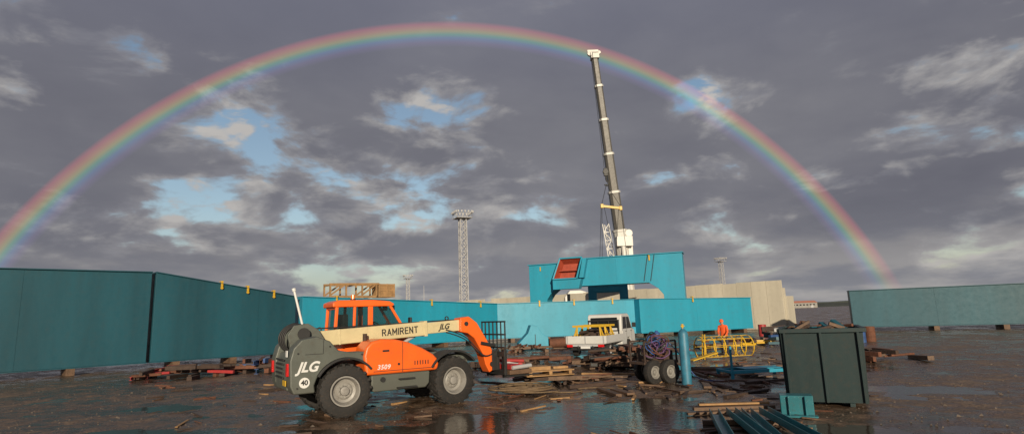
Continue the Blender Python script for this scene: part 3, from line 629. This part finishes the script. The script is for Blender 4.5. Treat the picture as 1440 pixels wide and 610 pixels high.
planks("timber_plank",[((3.9,12.85,.13),(5.4,12.80,.13),.13,.04),((2.3,20.9,.05),(4.2,20.0,.05),.14,.08)],WOOD)
planks("steel_bar",[((2.9,18.4,.04),(5.0,17.6,.04),.07,.05),((1.5,17.3,.05),(3.3,18.1,.05),.12,.1),((6.5,16.8,.05),(8.8,17.5,.05),.1,.08),((3.5,15.2,.03),(5.6,15.7,.03),.05,.04),((-1.2,19.4,.04),(.1,18.3,.05),.1,.07),((5.0,14.3,.05),(6.4,15.2,.05),.12,.08),((-8.4,19.0,.04),(-6.9,20.5,.05),.1,.08)],RUSTD)
rs=random.Random(9); pts=[]
for i in range(230):
    t=i*.37; r=.42+.20*math.sin(i*.061)+rs.uniform(-.05,.05); pts.append((.15+1.35*r*math.cos(t)+.25*math.sin(i*.03),16.55+r*1.0*math.sin(t),.04+.10*abs(math.sin(i*.09))+.0007*i*.6))
e=empty("rope_coil",(0,0,0)); tube("rope",pts,.022,CABLE,e)
tube("rope_tail",[(.6,16.4,.06),(1.3,16.1,.04),(1.9,16.5,.03),(1.6,17.0,.03),(2.4,17.2,.03),(3.0,16.6,.03)],.018,CABLE,e)

e=empty("steel_bracket",(.35,37.3,0),R(8)); q=MB(); q.prism([(-.25,0),(1.65,0),(1.65,.75),(1.25,1.0),(.95,1.5),(.55,1.55),(.35,1.05),(-.25,.45)],-.5,.5); q.build("plates",e,[TEAL],bevel=.02)
q=MB(); q.box((.8,-.53,.5),(.05,.05,.95)); q.box((.7,-.56,.04),(2.1,.3,.05)); q.build("ribs",e,[TEALD])
q=MB(); q.lathe([(-.9,.30),(.9,.30),(.9,.27),(-.9,.27)],(3.0,37.6,.36),'X',28,closed=True,rot=Matrix.Rotation(.1,3,'Z')); q.build("steel_pipe",None,[RUST])
MB().box((3.0,37.6,.03),(1.3,.5,.07)).build("timber_block",None,[WOODD],bevel=.01)

# ------------------------------------------------------------------ gas cylinder + welding cart
def bottle(name,x,y,h,r,mat,parent=None,z0=0):
    e=empty(name,(x,y,z0)) if parent is None else parent
    q=MB(); hh=h-.30
    prof=[(0,.001),(0,r*.85),(.03,r),(hh,r),(hh+.06,r*.93),(hh+.12,r*.68),(hh+.16,r*.36),(hh+.19,r*.30),(hh+.19,.001)]
    q.lathe(prof,(0,0,0),'Z',28); q.build("bottle_shell",e,[mat])
    q=MB(); q.cyl((0,0,hh+.18),(0,0,hh+.30),.028,seg=10); q.cyl((-.05,0,hh+.25),(.06,0,hh+.25),.02,seg=8); q.cyl((0,0,hh+.29),(0,0,hh+.31),.04,seg=10); q.build("valve",e,[YELLOW])
    return e
CYLM=paint("gas_bottle_blue",(0.03,0.17,0.26),0.45,0.3,0.6,(0.10,0.07,0.05),scale=4)
bottle("gas_cylinder",4.93,17.15,1.74,.145,CYLM)
W=empty("welding_cart",(4.35,18.0,0),R(25))
wheel(W,(-.45,-.30,.36),.36,.19,.15,.5,"wheel_a",False); wheel(W,(.05,-.42,.36),.36,.19,.1,.5,"wheel_b",False)
wheel(W,(-.1,.6,.36),.36,.19,0,.5,"wheel_c",False)
q=MB(); q.cyl((-.2,-.4,.36),(-.1,.6,.36),.04,seg=8); q.box((-.1,.1,.62),(1.3,.75,.08)); 
for x in(-.7,.5):
    for y in(-.25,.45): q.beam((x,y,.62),(x,y,1.25),.05,.05)
for y in(-.25,.45): q.beam((-.7,y,1.25),(.5,y,1.25),.05,.05)
q.box((-.25,.1,.86),(.6,.5,.4)); q.box((.3,.1,.80),(.35,.45,.3)); q.beam((.5,.1,.62),(1.1,.1,.4),.06,.06)
q.build("frame",W,[RUSTD],bevel=.012)
q=MB(); q.cyl((.25,.3,.66),(.25,.3,1.45),.11,seg=16); q.cyl((.25,.3,1.45),(.25,.3,1.55),.11,.03,seg=16); q.build("spare_bottle",W,[BLUEP])
for k in range(13):
    rs=random.Random(30+k); pts=[]; cx=-.25+rs.uniform(-.25,.3); cz=1.10+rs.uniform(-.14,.14); rr_=rs.uniform(.20,.36); cy=-.28+rs.uniform(-.08,.10)
    for i in range(14):
        t=2*math.pi*i/14; pts.append((cx+rr_*math.cos(t)+rs.uniform(-.04,.04),cy+.14*math.sin(t*2+k),cz+rr_*.85*math.sin(t)+rs.uniform(-.04,.04)))
    tube("hose_loop_%d"%k,pts,.018,[PURPLE,BLACK,PURPLE,RUST,BLUEH][k%5],W,True)
tube("hose_run",[(.2,-.3,1.2),(.5,-.5,.8),(.75,-.6,.25),(.9,-.9,.04),(1.5,-1.1,.03)],.014,BLUEH,W)

# ------------------------------------------------------------------ yellow ladder cage
Y=empty("ladder_safety_cage",(8.05,25.6,0),R(14)); q=MB()
def arcpts(x,r,n=14): return [Vector((x,r*math.cos(t),.50+r*math.sin(t))) for t in [math.pi*(-.35)+i*(math.pi*1.7)/n for i in range(n+1)]]
H=[arcpts(x,.46) for x in(0,.5,1.0,1.5,2.0,2.4)]
for hpt in H:
    for i in range(len(hpt)-1): q.beam(hpt[i],hpt[i+1],.02,.05,up=(1,0,0))
for i in(0,3,5,7,9,11,14):
    q.beam(H[0][i],H[-1][i],.035,.02)
q.build("hoops",Y,[YELLOW],smooth=False)
q=MB(); q.prism([(-.9,.03),(.3,.30),(.3,.35),(-.9,.08)],-.9,-.55); q.build("ramp_plate",Y,[YELLOW],bevel=.01)
q=MB()
for y in(-.62,-.45): q.beam((-.2,y,.05),(-.1,y,1.1),.04,.04)
for z in(.3,.55,.8,1.05): q.beam((-.17,-.62,z),(-.17,-.45,z),.03,.03)
q.build("rungs",Y,[YELLOW])

# ------------------------------------------------------------------ worker
P=empty("worker",(10.25,28.6,0),R(235))
def skin(name,verts,edges,rad,root=0,parent=P,mats=(HIVIS,),matf=None,sub=1):
    me=bpy.data.meshes.new(name); me.from_pydata(verts,edges,[]); o=bpy.data.objects.new(name+"_tmp",me); col.objects.link(o)
    md=o.modifiers.new("s",'SKIN'); md.use_smooth_shade=True
    for i,r in enumerate(rad): me.skin_vertices[0].data[i].radius=(r,r*.85 if r>.1 else r)
    for i in range(len(rad)): me.skin_vertices[0].data[i].use_root=(i==root)
    s2=o.modifiers.new("ss",'SUBSURF'); s2.levels=sub; s2.render_levels=sub
    dg=bpy.context.evaluated_depsgraph_get(); m2=bpy.data.meshes.new_from_object(o.evaluated_get(dg)); 
    bpy.data.objects.remove(o)
    m2.materials.clear()
    for mm in mats: m2.materials.append(mm)
    if matf:
        for p in m2.polygons: p.material_index=matf(p.center)
    for p in m2.polygons: p.use_smooth=True
    o2=bpy.data.objects.new(name,m2); col.objects.link(o2); o2.parent=parent; return o2
V=[(0,0,.88),(.06,0,1.08),(.15,0,1.28),(.20,0,1.36),(.24,0,1.43),
 (.15,.18,1.30),(.20,.22,1.04),(.34,.16,.88),(.41,.13,.84),
 (.15,-.18,1.30),(.20,-.22,1.04),(.36,-.16,.92),(.43,-.13,.89),
 (0,.09,.82),(.05,.11,.46),(-.03,.12,.09),(.12,.13,.05),
 (0,-.09,.82),(.08,-.11,.46),(.05,-.12,.09),(.20,-.13,.05)]
E=[(0,1),(1,2),(2,3),(3,4),(2,5),(5,6),(6,7),(7,8),(2,9),(9,10),(10,11),(11,12),(0,13),(13,14),(14,15),(15,16),(0,17),(17,18),(18,19),(19,20)]
rd=[.145,.14,.15,.08,.06,.07,.055,.042,.03,.07,.055,.042,.03,.10,.072,.055,.045,.10,.072,.055,.045]
def mf(c):
    if c.z<.11: return 3
    if c.z<.84 and not c.x>.27: return 1
    if c.z>1.41 or c.x>.39: return 2
    return 0
skin("body",V,E,rd,0,P,(HIVIS,TROUS,SKIN,BLACK),mf,2)
for s,bz,bx,by in((1,.84,.41,.13),(-1,.89,.43,-.13)):
    hv=[(bx,by,bz),(bx+.07,by-.0*s,bz-.01)]; he=[(0,1)]; hr=[.026,.034]
    for k,(dy,ln) in enumerate(((-.03,.07),(-.01,.08),(.01,.075),(.03,.06))):
        i0=len(hv); hv+=[(bx+.09+ln*.5,by+dy,bz-.02),(bx+.09+ln*.8,by+dy,bz-.055)]; he+=[(1,i0),(i0,i0+1)]; hr+=[.010,.008]
    i0=len(hv); hv+=[(bx+.06,by-.045*s,bz-.01),(bx+.09,by-.055*s,bz-.03)]; he+=[(0,i0),(i0,i0+1)]; hr+=[.012,.010]
    skin("hand",hv,he,hr,0,P,(SKIN,),None,1)
hc=Vector((.30,0,1.53)); RM=Matrix.Rotation(.25,3,'Y')
q=MB(); q.lathe([(-.125,.001),(-.115,.04),(-.08,.065),(-.02,.080),(.04,.083),(.09,.065),(.115,.03),(.12,.001)],hc,'Z',20,rot=RM)
q._add([hc+RM@Vector(p) for p in((.075,-.014,-.02),(.075,.014,-.02),(.105,0,-.025),(.078,0,.025))],[(0,1,2),(0,2,3),(1,3,2)],0)
for s in(-1,1):
    q.cyl(hc+RM@Vector((0,s*.078,0)),hc+RM@Vector((-.01,s*.092,0)),.024,seg=8); q.box(hc+RM@Vector((.074,s*.03,.012)),(.012,.022,.010),m=1)
q.box(hc+RM@Vector((.072,0,-.06)),(.012,.045,.008),m=2); q.build("head",P,[SKIN,BLACK,LAMP_R])
q=MB(); q.lathe([(.02,.100),(.03,.098),(.08,.088),(.12,.055),(.135,.001)],hc,'Z',22,rot=RM); q.box(hc+RM@Vector((.10,0,.025)),(.07,.13,.012),RM.to_4x4()); q.build("helmet",P,[HIVIS])

# ------------------------------------------------------------------ right hand side: skip, beams, table
S=empty("steel_skip",(5.92,12.95,0),R(-27)); 
q=MB(); 
q._add([(0,0,.12),(0,2.0,.12),(-.03,2.1,1.62),(-.03,-.1,1.62)],[(0,1,2,3)],0); q._add([(0,0,.12),(1.5,0,.12),(1.55,-.1,1.62),(-.03,-.1,1.62)],[(0,1,2,3)],0)
q._add([(1.5,0,.12),(1.5,2.0,.12),(1.55,2.1,1.62),(1.55,-.1,1.62)],[(0,1,2,3)],0); q._add([(0,2.0,.12),(1.5,2.0,.12),(1.55,2.1,1.62),(-.03,2.1,1.62)],[(0,1,2,3)],0); q._add([(0,0,.12),(1.5,0,.12),(1.5,2.0,.12),(0,2.0,.12)],[(0,1,2,3)],0)
o=q.build("skip_body",S,[TEALX],smooth=False); sm=o.modifiers.new("t",'SOLIDIFY'); sm.thickness=.02
q=MB()
for a_,b_ in(((-.05,-.12,1.62),(1.57,-.12,1.62)),((-.05,-.12,1.62),(-.05,2.12,1.62)),((1.57,-.12,1.62),(1.57,2.12,1.62)),((-.05,2.12,1.62),(1.57,2.12,1.62))): q.beam(a_,b_,.09,.09)
for x in(.05,.75,1.45): q.beam((x,-.03,.12),(x,-.13,1.58),.07,.05)
for y in(.3,1.1,1.9): q.beam((-.03,y,.12),(-.06,y,1.58),.07,.05)
for x in(.3,1.2): q.beam((x,0,.06),(x,2.0,.06),.1,.11)
q.build("skip_ribs",S,[TEALX],bevel=.008)
rs=random.Random(44); q=MB()
for i in range(26):
    x=rs.uniform(.2,1.3); y=rs.uniform(.2,1.8); a=rs.uniform(0,3.1); L_=rs.uniform(.25,.55); t=rs.uniform(-.3,.45)
    p=Vector((x,y,1.52+rs.uniform(0,.16))); d=Vector((math.cos(a)*L_*.6,math.sin(a)*L_*.6,t*L_)); q.beam(p-d,p+d,rs.uniform(.05,.2),rs.uniform(.03,.1),rs.randrange(4))
q.build("skip_contents",S,[RUSTD,TEALD,WOODD,RUST],bevel=.005)
# loose U-channels lying side by side, running towards the camera
e=empty("steel_channel_stack",(3.88,11.8,0),R(-101)); q=MB()
for i in range(4):
    y=i*.31; a_=R((-3,2,-1,4)[i]); d=Vector((math.cos(a_),math.sin(a_),0)); n_=Vector((-d.y,d.x,0)); s0=Vector(((.0,.06,-.08,.0)[i],y,.09+.03*(i%2))); L_=2.6
    q.beam(s0,s0+d*L_,.17,.012); q.beam(s0+n_*.085+Vector((0,0,.06)),s0+n_*.085+Vector((0,0,.06))+d*L_,.012,.13); q.beam(s0-n_*.085+Vector((0,0,.06)),s0-n_*.085+Vector((0,0,.06))+d*L_,.012,.13)
for x in(.5,1.9): q.box((x,.46,.035),(.12,1.5,.08),m=1)
q.build("channels",e,[TEALF,WOODD],bevel=.004)
e=empty("steel_base_block",(5.35,12.0,0),R(-22)); q=MB(); q.prism([(-.05,0),(.55,0),(.55,.40),(-.05,.40)],-.12,.25); q.box((.25,-.2,.02),(.7,.2,.04)); q.box((.1,-.15,.2),(.03,.1,.38)); q.box((.4,-.15,.2),(.03,.1,.38)); q.build("block",e,[TEALF],bevel=.015)
e=empty("steel_workbench_frame",(7.45,18.6,0),R(8)); q=MB()
q.beam((-.95,-.4,.22),(1.1,-.4,.22),.1,.1); q.beam((-.95,.5,.22),(1.1,.5,.22),.1,.1); q.beam((-.9,-.35,.22),(-.9,.45,.22),.08,.08); q.beam((1.05,-.35,.22),(1.05,.45,.22),.08,.08)
for x in(-.9,1.05):
    for y in(-.4,.5): q.beam((x,y,0),(x,y,.17),.08,.08)
q.beam((-.9,-.4,.27),(-.9,-.4,1.0),.06,.06); q.box((.2,.05,.285),(1.2,.7,.02)); q.build("frame",e,[TEAL],bevel=.008)
for x,y in((15.0,30.5),(17.2,31.0)):
    e=empty("trestle_stand",(x,y,0),.3); q=MB()
    for s in(-1,1):
        q.beam((-.5,s*.35,0),(0,s*.3,1.0),.06,.06); q.beam((.5,s*.35,0),(0,s*.3,1.0),.06,.06)
    q.beam((0,-.6,1.03),(0,.6,1.03),.1,.1); q.build("legs",e,[RUST])
for x,y,mt in((19.5,33.0,BLUEP),(20.3,33.4,RUST),(18.9,44.5,REDP)):
    e=empty("oil_drum",(x,y,0)); q=MB(); q.lathe([(0,.001),(0,.29),(.29,.29),(.3,.305),(.31,.29),(.58,.29),(.59,.305),(.6,.29),(.87,.29),(.87,.27),(.85,.26),(.85,.001)],(0,0,0),'Z',24); q.build("drum_shell",e,[mt])

# ------------------------------------------------------------------ light
sun_dir=Vector((.1,-.968,.227)).normalized()
ld=bpy.data.lights.new("sun",'SUN'); ld.energy=5.0; ld.angle=R(.6); ld.color=(1.0,.86,.66)
lo=bpy.data.objects.new("sun",ld); lo.rotation_euler=sun_dir.to_track_quat('Z','Y').to_euler(); lo.location=(0,-20,20); col.objects.link(lo)

# ------------------------------------------------------------------ world: sky, clouds, rainbow
w=bpy.data.worlds.new("World"); scene.world=w; w.use_nodes=True; nt=w.node_tree; N=nt.nodes; L=nt.links
try: w.cycles.sampling_method='MANUAL'; w.cycles.sample_map_resolution=512
except Exception: pass
bg=N.get("Background"); bg.inputs[1].default_value=.1
def setin(s,v):
    if isinstance(v,bpy.types.NodeSocket): L.new(v,s)
    else: s.default_value=v
def M_(op,a_,b_=None,c_=None,clamp=False):
    n=N.new("ShaderNodeMath"); n.operation=op; n.use_clamp=clamp; setin(n.inputs[0],a_)
    if b_ is not None: setin(n.inputs[1],b_)
    if c_ is not None: setin(n.inputs[2],c_)
    return n.outputs[0]
def MR(v,a_,b_,c_=0.,d_=1.,sm=True):
    n=N.new("ShaderNodeMapRange"); n.interpolation_type='SMOOTHSTEP' if sm else 'LINEAR'
    for i,k in enumerate((v,a_,b_,c_,d_)): setin(n.inputs[i],k)
    return n.outputs[0]
def MX(f,a_,b_,bt='MIX'):
    n=N.new("ShaderNodeMix"); n.data_type='RGBA'; n.blend_type=bt; setin(n.inputs[0],f); setin(n.inputs[6],a_ if not isinstance(a_,tuple) else (*a_,1)); setin(n.inputs[7],b_ if not isinstance(b_,tuple) else (*b_,1)); return n.outputs[2]
def NZ(vec,sc,det=8,ro=.55,dist=0.):
    n=N.new("ShaderNodeTexNoise"); L.new(vec,n.inputs["Vector"]); n.inputs["Scale"].default_value=sc; n.inputs["Detail"].default_value=det; n.inputs["Roughness"].default_value=ro; n.inputs["Distortion"].default_value=dist; return n.outputs[0]
def DOT(v,c):
    n=N.new("ShaderNodeVectorMath"); n.operation='DOT_PRODUCT'; L.new(v,n.inputs[0]); n.inputs[1].default_value=Vector(c).normalized(); return n.outputs["Value"]
tc=N.new("ShaderNodeTexCoord"); nv=N.new("ShaderNodeVectorMath"); nv.operation='NORMALIZE'; L.new(tc.outputs["Generated"],nv.inputs[0]); D=nv.outputs[0]
sep=N.new("ShaderNodeSeparateXYZ"); L.new(D,sep.inputs[0]); X,Yd,Z=sep.outputs
zc=M_('ADD',M_('MAXIMUM',Z,0.0),.20)
cb=N.new("ShaderNodeCombineXYZ"); L.new(M_('DIVIDE',X,zc),cb.inputs[0]); L.new(M_('DIVIDE',Yd,zc),cb.inputs[1]); PV=cb.outputs[0]
cs=N.new("ShaderNodeCombineXYZ"); L.new(X,cs.inputs[0]); L.new(Yd,cs.inputs[1]); L.new(M_('MULTIPLY',Z,2.2),cs.inputs[2]); SV=cs.outputs[0]
sky=N.new("ShaderNodeTexSky"); sky.sky_type='NISHITA'; sky.sun_disc=False; sky.sun_elevation=R(13.1); sky.sun_rotation=R(174.1); sky.air_density=1.0; sky.dust_density=.8
n1=NZ(PV,.55,5,.50,.3); n2=NZ(PV,1.5,5,.52,.15)
n4=NZ(SV,6.0,6,.55,.25)
shade=M_('ADD',M_('ADD',M_('MULTIPLY',n1,.55),M_('MULTIPLY',n2,.32)),M_('MULTIPLY',n4,.13))
rp=N.new("ShaderNodeValToRGB"); L.new(shade,rp.inputs[0]); e=rp.color_ramp.elements
e[0].position=.37; e[0].color=(1.28,1.29,1.58,1); e[1].position=.66; e[1].color=(2.7,2.62,2.8,1)
k=e.new(.46); k.color=(1.55,1.56,1.85,1); k=e.new(.54); k.color=(1.90,1.90,2.16,1)
cloud=rp.outputs[0]
cloud=MX(MR(Z,.28,.6),cloud,MX(.5,cloud,(1.70,1.80,2.5)))
blob=None
for c,wd,am in (((-.143,.943,.30),.10,.15),((-.09,.93,.37),.06,.12),((-.42,.882,.21),.15,.15),((-.48,.87,.14),.14,.14),((-.25,.95,.14),.16,.13),((.30,.94,.155),.18,.10),((.42,.90,.19),.10,.08),((-.05,.98,.14),.18,.11),((-.7,.65,.2),.24,.12),((.75,.62,.17),.24,.11)):
    d=MR(DOT(D,c),math.cos(wd*1.6),1.0,0.,am); blob=d if blob is None else M_('MAXIMUM',blob,d)
hole=M_('ADD',M_('ADD',M_('MULTIPLY',n4,.85),M_('MULTIPLY',n2,.25)),blob)
hm=MR(hole,.69,.775)
edge=M_('MULTIPLY',MR(hole,.62,.72),MR(blob,.0,.05,.25,1.0))
blue=N.new("ShaderNodeVectorMath"); blue.operation='SCALE'; L.new(sky.outputs[0],blue.inputs[0]); blue.inputs["Scale"].default_value=1.15
n6=NZ(SV,13.0,4,.55,.2)
lit=MX(MR(n6,.38,.64),(2.6,2.6,2.9),(5.0,4.8,4.6))
skyc=MX(M_('MULTIPLY',edge,.50),cloud,lit)
skyc=MX(hm,skyc,MX(MR(n6,.50,.64),blue.outputs[0],lit))
skyc=MX(MR(Z,.20,.0,0.,.62),skyc,MX(MR(n2,.40,.6),(2.6,2.65,2.9),(4.4,4.2,4.0)))
ant=(-.098,.9685,-.2273)
ang_=M_('MULTIPLY',M_('ARCCOSINE',DOT(D,ant)),180/math.pi)
t=MR(ang_,39.75,42.15,0.,1.,False)
rb=N.new("ShaderNodeValToRGB"); L.new(t,rb.inputs[0]); e=rb.color_ramp.elements
e[0].position=0; e[0].color=(0,0,0,1); e[1].position=1; e[1].color=(0,0,0,1)
for p,c in((.18,(.12,.07,.26)),(.34,(.04,.26,.60)),(.48,(.08,.66,.34)),(.60,(.75,.68,.06)),(.72,(1.0,.36,.04)),(.86,(.85,.08,.06))):
    k=e.new(p); k.color=(*c,1)
vis=MR(Z,-.02,.10)
rbs=N.new("ShaderNodeVectorMath"); rbs.operation='SCALE'; L.new(rb.outputs[0],rbs.inputs[0]); L.new(M_('MULTIPLY',vis,1.9),rbs.inputs["Scale"])
inner=M_('MULTIPLY',MR(ang_,41.2,34.,0.,.12),vis)
skyc=MX(inner,skyc,(2.4,2.4,2.6))
fin=MX(1.0,skyc,rbs.outputs[0],'ADD')
L.new(fin,bg.inputs[0])

# ------------------------------------------------------------------ camera
cd=bpy.data.cameras.new("camera"); cd.sensor_width=36; cd.lens=19.95; cd.clip_end=12000; cd.clip_start=.1
co=bpy.data.objects.new("camera",cd); col.objects.link(co)
co.matrix_world=Matrix.Translation((0,0,2.15))@Matrix.Rotation(R(99.9),4,'X')@Matrix.Rotation(R(-2.0),4,'Z')
scene.camera=co
scene.view_settings.view_transform='Standard'; scene.view_settings.look='None'; scene.view_settings.exposure=0
